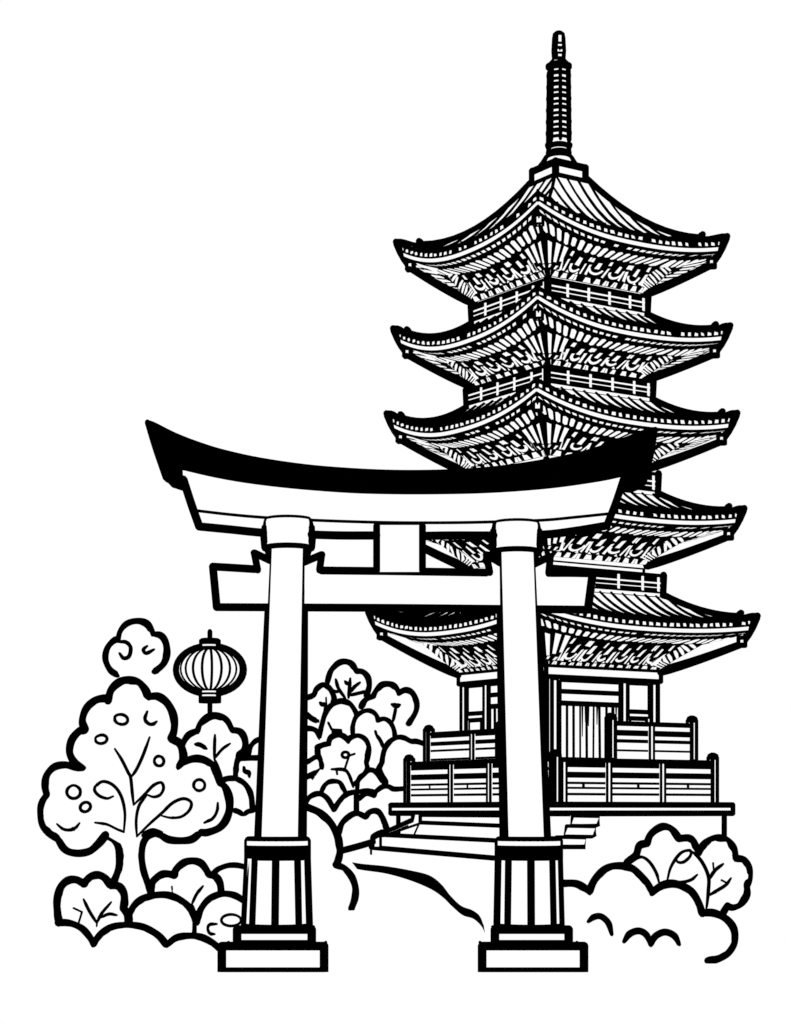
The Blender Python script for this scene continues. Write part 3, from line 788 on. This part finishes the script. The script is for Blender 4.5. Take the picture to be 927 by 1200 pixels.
for y0, y1, w0, s0, s1 in ((748, 759, 12.5, 755.5, 758), (812, 824, 13, 811.5, 816.5)):
    m = MB(); zz = lambda y: c.z+(785-y)*q
    m.lathe([(w0*q, zz(y1)), (w0*q*1.03, zz(y1-2)), (w0*q*1.03, zz(y0+2)), (w0*q*.8, zz(y0))], (c.x, c.y), 28, INK)
    for yy in ((756.8,) if y0 < 780 else (811, 815.5)):
        m.grid([[Vector((c.x+(w0*q*1.045)*math.sin(t), c.y-(w0*q*1.045)*math.cos(t), zz(yy+d))) for t in [-.62+.124*i for i in range(11)]] for d in (-.9, .9)])
    m.build('cap', lan, LO)
m = MB(); m.tube([Vector((c.x, c.y, c.z+37*q)), Vector((c.x, c.y, c.z+45*q))], m_px(6, LD)/2); m.build('hook', lan, LO)
m = MB(); m.tube([Vector((c.x, c.y, 0)), Vector((c.x, c.y, c.z-36*q))], m_px(6, LD)/2); m.build('stem', lan, LO)

# ================================================================== TREES AND SHRUBS
def gy(D): return HY+EYE*F/D      # photo row of the ground at distance D
A_ = (40, 780, .25027)
# --- big round-crowned tree on the left
D = 35.0
rim = Z(*A_, [(335,792),(300,835),(255,868),(190,876),(145,858),(112,808,1),(70,783),(42,740),(33,685),(42,640),(62,606,1),(54,565),(62,515),(95,478),(145,467),(195,478),(228,480,1),(190,452),(168,405),(180,345),(212,308),(240,303,1),(228,260),(245,205),(285,165),(330,155),(348,165,1),(362,115),(400,78),(440,68),(485,80),(518,110),(534,148,1),(580,146),(622,175),(650,230),(655,290),(642,345,1),(678,362),(695,400),(697,440),(676,475,1),(715,447),(765,437),(815,453),(852,495),(870,550,1),(900,582),(915,640),(905,705),(870,755),(815,778),(780,778,1),(740,810),(690,818),(630,812),(590,790),(545,778),(520,792)])
pf = Puff(rim, Z(*A_, [(470,830),(400,830)]), D, .8)
pf.ink_rim(9.0)
for e in ((408,252,31,23,.2), (315,345,27,20,-.15), (585,447,22,23,-.5), (773,560,26,26,0), (185,592,32,30,0), (240,662,25,21,-.5)):
    pf.stroke(Z(*A_, ell(*e)), 3.6, taper=False)
pf.stroke(Z(*A_, [(530,214),(519,250),(535,272),(557,274),(574,262)]), 4.2)
pf.stroke(Z(*A_, [(108,742),(135,763),(165,770),(192,760),(212,738)]), 4)
pf.stroke(Z(*A_, [(860,643),(855,680),(835,715),(797,736)]), 4)
tree = thing('round_tree', 'big lobed tree with small fruit rings and looping branches at left', 'tree', pf.base())
TO = pf.base()
pf.mb.build('crown', tree, TO)
br = MB()
for L in ([(378,390),(410,440),(440,500),(452,525),(460,600),(466,652)], [(541,335),(510,420),(480,485),(456,520)],
          [(466,652),(520,600),(560,560),(595,548),(606,575),(590,605),(560,615),(530,605)], [(525,610),(492,655),(478,720),(481,800,1),(540,742),(600,688),(650,642),(700,623),(735,640),(728,675),(690,706),(640,712),(596,702)],
          [(370,612),(340,622),(300,606),(283,575),(320,543),(370,560),(407,610),(425,690),(420,780,1),(380,760),(340,742),(285,735)], [(525,775),(560,768),(600,780)]):
    pf.stroke(Z(*A_, L), 3.6, target=br)
br.build('branch', tree, TO)
trim = Z(*A_, [(330,790),(372,812),(398,860),(400,930),(385,990),(372,1010,1)])
trr = Z(*A_, [(575,782),(530,802),(507,845),(503,910),(518,980),(545,1060)])
tp = Puff(trim+[], [q_ for q_ in Z(*A_, [(400,1080),(415,1182),(560,1182)])]+[(v.x, v.y) for v in catmull(trr)[::-1]]+Z(*A_, [(520,770),(400,765)]), D+.12, .2)
tp.ink_rim(8.4)
q_ = runs(trr)
tp.mb.tube([W(v.x, v.y, D+.12) for v in q_[0]], m_px(8.6, D)/2)
tp.mb.build('trunk', tree, TO)

# --- shrubs in front of the big tree
B_ = (50, 980, .2589)
D = 28.8
P1 = Puff(Z(*B_, [(75,392),(68,345),(66,295),(80,235),(110,203),(150,197),(188,215,1),(215,185),(248,176),(280,188),(308,222,1),(345,227),(367,258),(370,300),(364,325,1),(385,355),(385,400)]), Z(*B_, [(385,520),(180,520),(75,420)]), D, .45)
P1.ink_rim(8.6)
for L in ([(240,460),(246,392)], [(185,285),(212,340),(246,394)], [(246,390),(270,345),(310,298)], [(262,368),(300,352),(336,357)], [(140,325),(178,343,1),(162,395)]): P1.branch(Z(*B_, L), 3.6)
P1.finish('leafy_shrub', 'small lobed shrub with forked twigs at the far left below the tree', 'shrub', part='foliage')
D = 29.4
P2 = Puff(Z(*B_, [(395,398),(395,350),(430,298),(490,271),(560,266),(620,287),(670,330),(691,385),(692,440)]), Z(*B_, [(692,450),(395,450)]), D, .4)
P2.ink_rim(7.8).finish('round_shrub', 'plain smooth dome shrub right of the tree trunk foot', 'shrub')
D = 33.2
P3 = Puff(Z(*B_, [(490,258),(496,210),(530,178),(560,170),(596,176,1),(605,150),(640,120),(680,112),(720,125),(752,172,1),(785,185),(803,215),(808,265)]), Z(*B_, [(760,400),(560,400)]), D, .5)
P3.ink_rim(8.2)
for L in ([(585,228),(588,266)], [(726,225),(697,262),(675,308)], [(675,308),(685,335),(695,360)]): P3.branch(Z(*B_, L), 3.6)
P3.finish('leafy_shrub', 'three-lobed shrub with two twigs behind the smooth dome shrub', 'shrub', part='foliage')
D = 28.4
P4 = Puff(Z(*B_, [(698,390),(714,335),(750,287),(805,262),(860,265),(905,288),(960,330)]), Z(*B_, [(960,560),(698,560)]), D, .4)
P4.ink_rim(7.2)
P4.stroke(Z(*B_, ell(853,380,44,26)), 3.2, taper=False); P4.stroke(Z(*B_, [(788,397),(756,400),(750,420),(758,440),(778,443)]), 4)
P4.finish('round_shrub', 'dome shrub with one oval leaf half hidden by the left gate pillar', 'shrub')
D = 36.0
P5 = Puff(Z(*B_, [(770,170),(800,146),(850,131),(910,138),(980,175)]), Z(*B_, [(980,400),(770,400)]), D, .4)
P5.ink_rim(6).finish('round_shrub', 'low shrub arc peeking out behind the left gate pillar base', 'shrub')
D = 26.6
P6 = Puff(Z(*B_, [(72,392),(125,396),(175,418),(210,455),(232,492,1),(265,442),(320,412),(390,404),(460,415),(520,447),(562,495,1),(605,462),(660,453),(715,458),(770,485),(815,525),(850,560)]), Z(*B_, [(850,512),(700,512),(72,512)]) if 0 else [(262,1135),(72,1135)], D, .25)
P6.ink_rim(8.4).finish('low_hedge', 'low front hedge with scalloped top running to the gate plinth', 'hedge')

# --- behind the big tree
C_ = (100, 710, .25027)
D = 50.0
P7 = Puff(Z(*C_, [(148,318),(118,295),(99,250),(107,200),(135,167),(160,158,1),(170,118),(200,86),(245,74),(290,88),(316,138,1),(350,140),(374,172),(380,220),(365,268),(327,302)]), [(165,800),(164,1037),(146,1037),(146,800)], D, .6)
P7.ink_rim(8.6)
P7.branch(Z(*C_, [(150,168),(190,170),(212,195),(205,235),(180,245),(160,222)]), 4.6); P7.branch(Z(*C_, [(290,188),(272,205),(285,222),(322,204)]), 4.2)
P7.finish('small_tree', 'small cloud-shaped tree top above the big tree, open below', 'tree', part='crown', stem='twig')
D = 42.0
P8 = Puff(Z(*C_, [(446,720),(455,660),(480,612),(515,592),(530,588,1),(545,548),(580,520),(620,516),(660,540),(684,583,1),(725,592),(746,630),(744,675),(715,698,1),(704,745),(702,795)]), [(272,930),(272,1054),(205,1054),(205,905)], D, .6)
P8.ink_rim([8.4, 8.4, 8.4, 6.5])
P8.stroke(Z(*C_, [(516,648),(540,652),(566,668)]), 5.5)
for L in ([(607,604),(605,660),(604,715)], [(678,645),(640,672),(604,716)], [(604,716),(625,765),(640,810)]): P8.branch(Z(*C_, L), 3.6)
P8.finish('small_tree', 'small tree with forked trunk directly under the paper lantern', 'tree', part='crown', stem='trunk')
D = 40.5
P9 = Puff(Z(*C_, [(630,830),(655,812),(690,808),(735,825),(765,860),(778,900),(782,945)]), [(295,949),(295,1057),(240,1057),(250,930)], D, .4)
P9.ink_rim(6.6)
P9.stroke(Z(*C_, [(688,955),(715,963),(740,978,1),(765,962),(795,958)]), 6)
P9.finish('round_shrub', 'narrow dome shrub squeezed between the big tree and left gate pillar', 'shrub')
D = 46.0
P10 = Puff(Z(*C_, [(706,800),(706,745),(722,715),(760,712),(830,712)]), [(315,1045),(280,1045)], D, .4)
P10.ink_rim(6.6); P10.stroke(Z(*C_, [(742,755),(748,775),(765,780),(768,800)]), 5)
P10.finish('round_shrub', 'flat-topped shrub with one dark mark at the left edge of the gate pillar', 'shrub')
D = 48.5
P11 = Puff(Z(*C_, [(768,700),(775,665),(795,640),(825,626),(880,620)]), [(325,1040),(294,1040)], D, .4)
P11.ink_rim(7.4).finish('round_shrub', 'topmost shrub arc touching the left gate pillar beside the lantern tree', 'shrub')

# --- cluster between the gate pillars
D_ = (350, 760, .16721); E_ = (340, 920, .28047)
D = 37.4
N1 = Puff(Z(*E_, [(-120,120),(-60,85),(20,78),(70,92),(125,118),(170,160),(198,215),(207,270),(202,305),(192,333,1),(228,350),(258,385),(273,430),(270,475),(256,516)]), [(405,1062),(280,1062)], D, .6)
N1.ink_rim([8.4, 7.6]).finish('round_shrub', 'largest smooth mound shrub filling the gap right of the left pillar', 'shrub')
def low(D, x0, x1): return [(x1, gy(D)), (x0, gy(D))]
D = 62.0
N2 = Puff(Z(*E_, [(200,215),(212,170),(235,140),(275,118),(315,132,1),(335,112),(365,110),(385,135),(404,185)]), [(452,972),(437,984),(402,997)]+low(D, 398, 420), D, .6)
N2.ink_rim(6.6)
N2.stroke(Z(*E_, [(212,275),(280,257),(345,238)]), 7, taper=False); N2.stroke(Z(*E_, [(345,238),(350,212),(385,196)]), 6, taper=False)
N2.finish('leafy_shrub', 'two-lobed shrub beside the left end of the stone steps', 'shrub')
D = 64.0
N3 = Puff(Z(*D_, [(30,1110),(60,1060),(100,1027),(150,1018),(200,1050),(247,1128,1),(290,1065),(340,1020),(405,1003)]), [(418,952)]+low(D, 362, 412), D, .5)
N3.ink_rim(6); N3.stroke(Z(*D_, [(405,1005),(405,1140)]), 6, taper=False)
N3.finish('leafy_shrub', 'twin-humped shrub with a deep notch above the large mound', 'shrub')
D = 65.5
N4 = Puff(Z(*D_, [(160,1010),(180,965),(210,938),(250,930),(290,945),(325,1005)]), low(D, 380, 402), D, .4)
N4.ink_rim(5.6).finish('round_shrub', 'tiny round shrub rising from the notch of the twin-humped shrub', 'shrub')
D = 67.5
N5 = Puff(Z(*D_, [(165,830),(160,790),(136,745),(132,692,1),(175,674),(207,672,1),(225,625),(270,605),(315,615),(345,650,1),(380,622),(425,615),(470,645),(490,700),(480,770,1),(472,800),(476,850),(430,905),(395,945)]), [(416,925)]+low(D, 378, 410)+[(366,915)], D, .6)
N5.ink_rim(6.4)
N5.stroke(Z(*D_, ell(328,745,24,20)), 3.4, taper=False)
for L in ([(392,738),(352,752)], [(352,757),(325,838)], [(345,735),(352,757)]): N5.branch(Z(*D_, L), 4)
for L in ([(230,846),(320,850),(355,890),(382,970)], [(265,850),(270,880)]): N5.branch(Z(*D_, L), 4)
N5.finish('small_tree', 'lobed shrub-tree with a ring and twigs in the middle of the thicket', 'tree', part='crown')
D = 69.5
N6 = Puff(Z(*D_, [(-40,830),(60,795),(120,762),(150,760),(172,800),(165,840),(90,884),(20,915)]), low(D, 345, 362), D, .3)
N6.ink_rim(6).finish('round_shrub', 'pointed leaf-like shrub poking out from behind the left gate pillar', 'shrub')
D = 71.0
N7 = Puff(Z(*D_, [(-20,900),(70,890),(120,925),(165,955),(160,1010)]), low(D, 345, 378), D, .3)
N7.ink_rim(5).finish('round_shrub', 'low shrub slope between the pillar edge and the twin-humped shrub', 'shrub')
D = 82.0
N8 = Puff(Z(*D_, [(420,1055),(470,1018),(528,1030,1),(545,1000),(590,968),(630,968),(670,985),(760,980)]), low(D, 420, 478), D, .5)
N8.ink_rim(5.6).finish('leafy_shrub', 'wide low shrub tucked against the left terrace corner', 'shrub')
D = 83.5
N9 = Puff(Z(*D_, [(405,1000),(412,930),(455,880),(500,852),(550,872),(590,930)]), low(D, 419, 450), D, .4)
N9.ink_rim(6.4); N9.stroke(Z(*D_, [(415,1005),(470,995),(520,1000)]), 5, taper=False)
N9.finish('round_shrub', 'small dome shrub below the middle of the thicket', 'shrub')
D = 85.5
N10 = Puff(Z(*D_, [(612,938),(588,890),(568,840),(585,800,1),(598,720),(632,660),(690,625),(740,628),(785,650),(830,652),(890,672),(960,700)]), low(D, 452, 512), D, .6)
N10.ink_rim(6).finish('leafy_shrub', 'broad plain shrub behind the left end of the railings', 'shrub')
D = 87.5
N11 = Puff(Z(*D_, [(382,595),(383,540),(405,480),(450,445),(495,438),(535,460),(560,505,1),(600,495),(640,520),(665,570),(672,620)]), [(464,872)]+low(D, 425, 455), D, .6)
N11.ink_rim(6); N11.stroke(Z(*D_, [(538,580),(545,605)]), 5)
for L in ([(545,605),(575,650),(598,705)], [(598,705),(590,780),(545,850)]): N11.branch(Z(*D_, L), 4.6)
N11.finish('small_tree', 'two-lobed tree with a bent trunk in front of the open-sided tree', 'tree', part='crown', stem='trunk')
D = 89.5
N12 = Puff(Z(*D_, [(150,610),(165,540),(190,455),(235,395),(300,368),(360,392),(405,462),(420,500)]), low(D, 378, 415), D, .6)
N12.ink_rim(6.6); N12.stroke(Z(*D_, [(208,520),(232,568,1),(297,572)]), 4.5); N12.stroke(Z(*D_, [(240,585),(297,585)]), 5.5)
N12.stroke(Z(*D_, [(300,595),(340,622),(380,605)]), 4)
N12.finish('round_shrub', 'tall dome shrub with one bent twig mark under the highest tree', 'shrub')
D = 92.0
N13 = Puff(Z(*D_, [(440,405),(462,370),(490,350),(525,338,1),(545,298),(585,255),(640,250),(675,270),(700,312,1),(750,292),(795,312),(822,370),(818,440),(772,522)]), [(462,850)]+low(D, 440, 458)+[(428,830)], D, .6)
N13.ink_rim(7)
N13.branch(Z(*D_, [(655,392),(685,402),(708,396)]), 5.5); N13.branch(Z(*D_, [(682,408),(672,460),(660,512)]), 4)
N13.finish('small_tree', 'right-hand tree of the thicket with a curled open right side', 'tree', part='crown', stem='trunk')
D = 94.0
N14 = Puff(Z(*D_, [(60,345),(105,325),(125,285),(165,255),(195,262),(225,290),(248,345),(240,380)]), Z(*D_, [(200,400),(165,510),(110,480),(70,430)])+[], D, .4)
N14.ink_rim(6); N14.stroke(Z(*D_, [(55,460),(100,495),(160,515)]), 6, taper=False); N14.stroke(Z(*D_, [(165,505),(185,440),(195,400)]), 5)
N14.branch(Z(*D_, [(150,380),(165,392),(192,388)]), 5); N14.branch(Z(*D_, [(192,345),(194,390)]), 3.6)
N14.mb.tube([W(375, 830, D), W(375, gy(D), D)], .2, PAPER)
N14.finish('small_tree', 'small round tree touching the gate pillar left of the highest tree', 'tree', part='crown', stem='twig')
D = 96.0
N15 = Puff(Z(*D_, [(205,232),(228,160),(270,110),(320,92),(370,108),(402,160,1),(450,166),(485,205),(492,260),(475,325)]), Z(*D_, [(420,400)])+low(D, 398, 412)+Z(*D_, [(340,400),(240,320)]), D, .6)
N15.ink_rim(7)
for L in ([(260,216),(280,278),(325,345)], [(362,210),(355,290),(350,345)], [(430,238),(390,270),(358,310)], [(325,230),(340,245),(358,240)], [(355,328),(420,312),(480,300)], [(215,270),(250,300),(285,300)]): N15.branch(Z(*D_, L), 4.2)
N15.finish('small_tree', 'highest tree of the thicket with branching twigs, right of the left pillar', 'tree', part='crown', stem='branch')
D = 93.0
N16 = Puff(Z(*D_, [(40,560),(90,562),(125,580),(148,622)]), low(D, 350, 372), D, .3)
N16.ink_rim(6).finish('round_shrub', 'narrow shrub strip along the pillar below the small round tree', 'shrub')

# --- right foreground
R_ = (640, 940, .28047)
D = 24.4
R1 = Puff(Z(*R_, [(30,345),(80,340),(130,343),(181,374,1),(205,322),(250,280),(305,266),(360,280),(410,325),(442,378,1),(490,347),(545,343),(600,370),(635,420),(650,464,1),(700,464),(750,487),(783,530),(785,585),(755,632),(715,655),(676,660)]), [(826,1129),(645,1129)], D, .3)
R1.ink_rim([8.6, 8.6, 9, 8.6])
R1.stroke(Z(*R_, [(177,498),(200,480),(230,478),(260,505),(274,552)]), 7)
R1.stroke(Z(*R_, [(326,582),(350,550),(388,538),(420,556),(438,598,1),(455,562),(495,543),(535,558),(556,594)]), 7.4)
R1.finish('billowing_shrub', 'large cloud-like shrub at right foreground behind the right gate plinth', 'shrub')
D = 29.5
R2 = Puff(Z(*R_, [(338,252),(375,222),(390,182),(422,172,1),(440,132),(485,103),(525,115),(555,152,1),(600,152),(628,190),(634,210)]), Z(*R_, [(690,300),(690,420),(690,560),(440,560),(400,400)]), D, .5)
R2.ink_rim(8.2)
for L in ([(356,252),(395,229),(430,248),(460,295),(474,342)], [(505,332),(522,270),(560,215),(600,202),(602,225),(575,250),(550,250),(542,232)], [(498,330),(560,335),(605,325),(632,303)]): R2.branch(Z(*R_, L), 3.6)
R2.finish('leafy_shrub', 'leafy shrub with one curled leaf behind the cloud-like shrub', 'shrub', part='foliage', stem='leaf_stalk')
D = 28.3
R3 = Puff(Z(*R_, [(638,212),(665,172),(705,153),(745,155),(778,185),(790,236,1),(825,242),(845,275),(848,315),(836,350,1),(838,385),(815,422),(780,437),(758,430,1),(738,465)]), Z(*R_, [(738,592),(660,592),(664,440),(676,380),(680,320),(655,255)]), D, .45)
R3.ink_rim(8.4)
for L in ([(612,208),(650,248),(678,310),(678,370),(670,448)], [(676,392),(720,366),(752,345),(772,318)], [(680,325),(705,286),(740,258)], [(698,255),(702,292)], [(733,326),(752,336)]): R3.branch(Z(*R_, L), 4)
R3.finish('small_tree', 'small lobed tree with forked twigs at the right below the terrace', 'tree', part='crown', stem='branch')

# ================================================================== SKY, LIGHT, CAMERA
w = bpy.data.worlds.new('World'); sc.world = w; w.use_nodes = True
bg = w.node_tree.nodes['Background']; bg.inputs['Color'].default_value = (1, 1, 1, 1); bg.inputs['Strength'].default_value = 1.0
sun = bpy.data.lights.new('sun', 'SUN'); sun.energy = 1.0; sun.angle = math.radians(12)
so = bpy.data.objects.new('sun', sun); COL.objects.link(so); so.rotation_euler = (math.radians(40), 0, math.radians(25))
cam = bpy.data.cameras.new('camera'); co = bpy.data.objects.new('camera', cam); COL.objects.link(co)
co.location = (0, 0, EYE); co.rotation_euler = (math.radians(90), 0, 0)
cam.sensor_fit = 'AUTO'; cam.sensor_width = 36; cam.lens = F/1200*36; cam.shift_y = (HY-600)/1200
cam.clip_start = .1; cam.clip_end = 5000
sc.camera = co
sc.view_settings.view_transform = 'Standard'; sc.view_settings.look = 'None'; sc.view_settings.exposure = 0
sc.cycles.max_bounces = 1
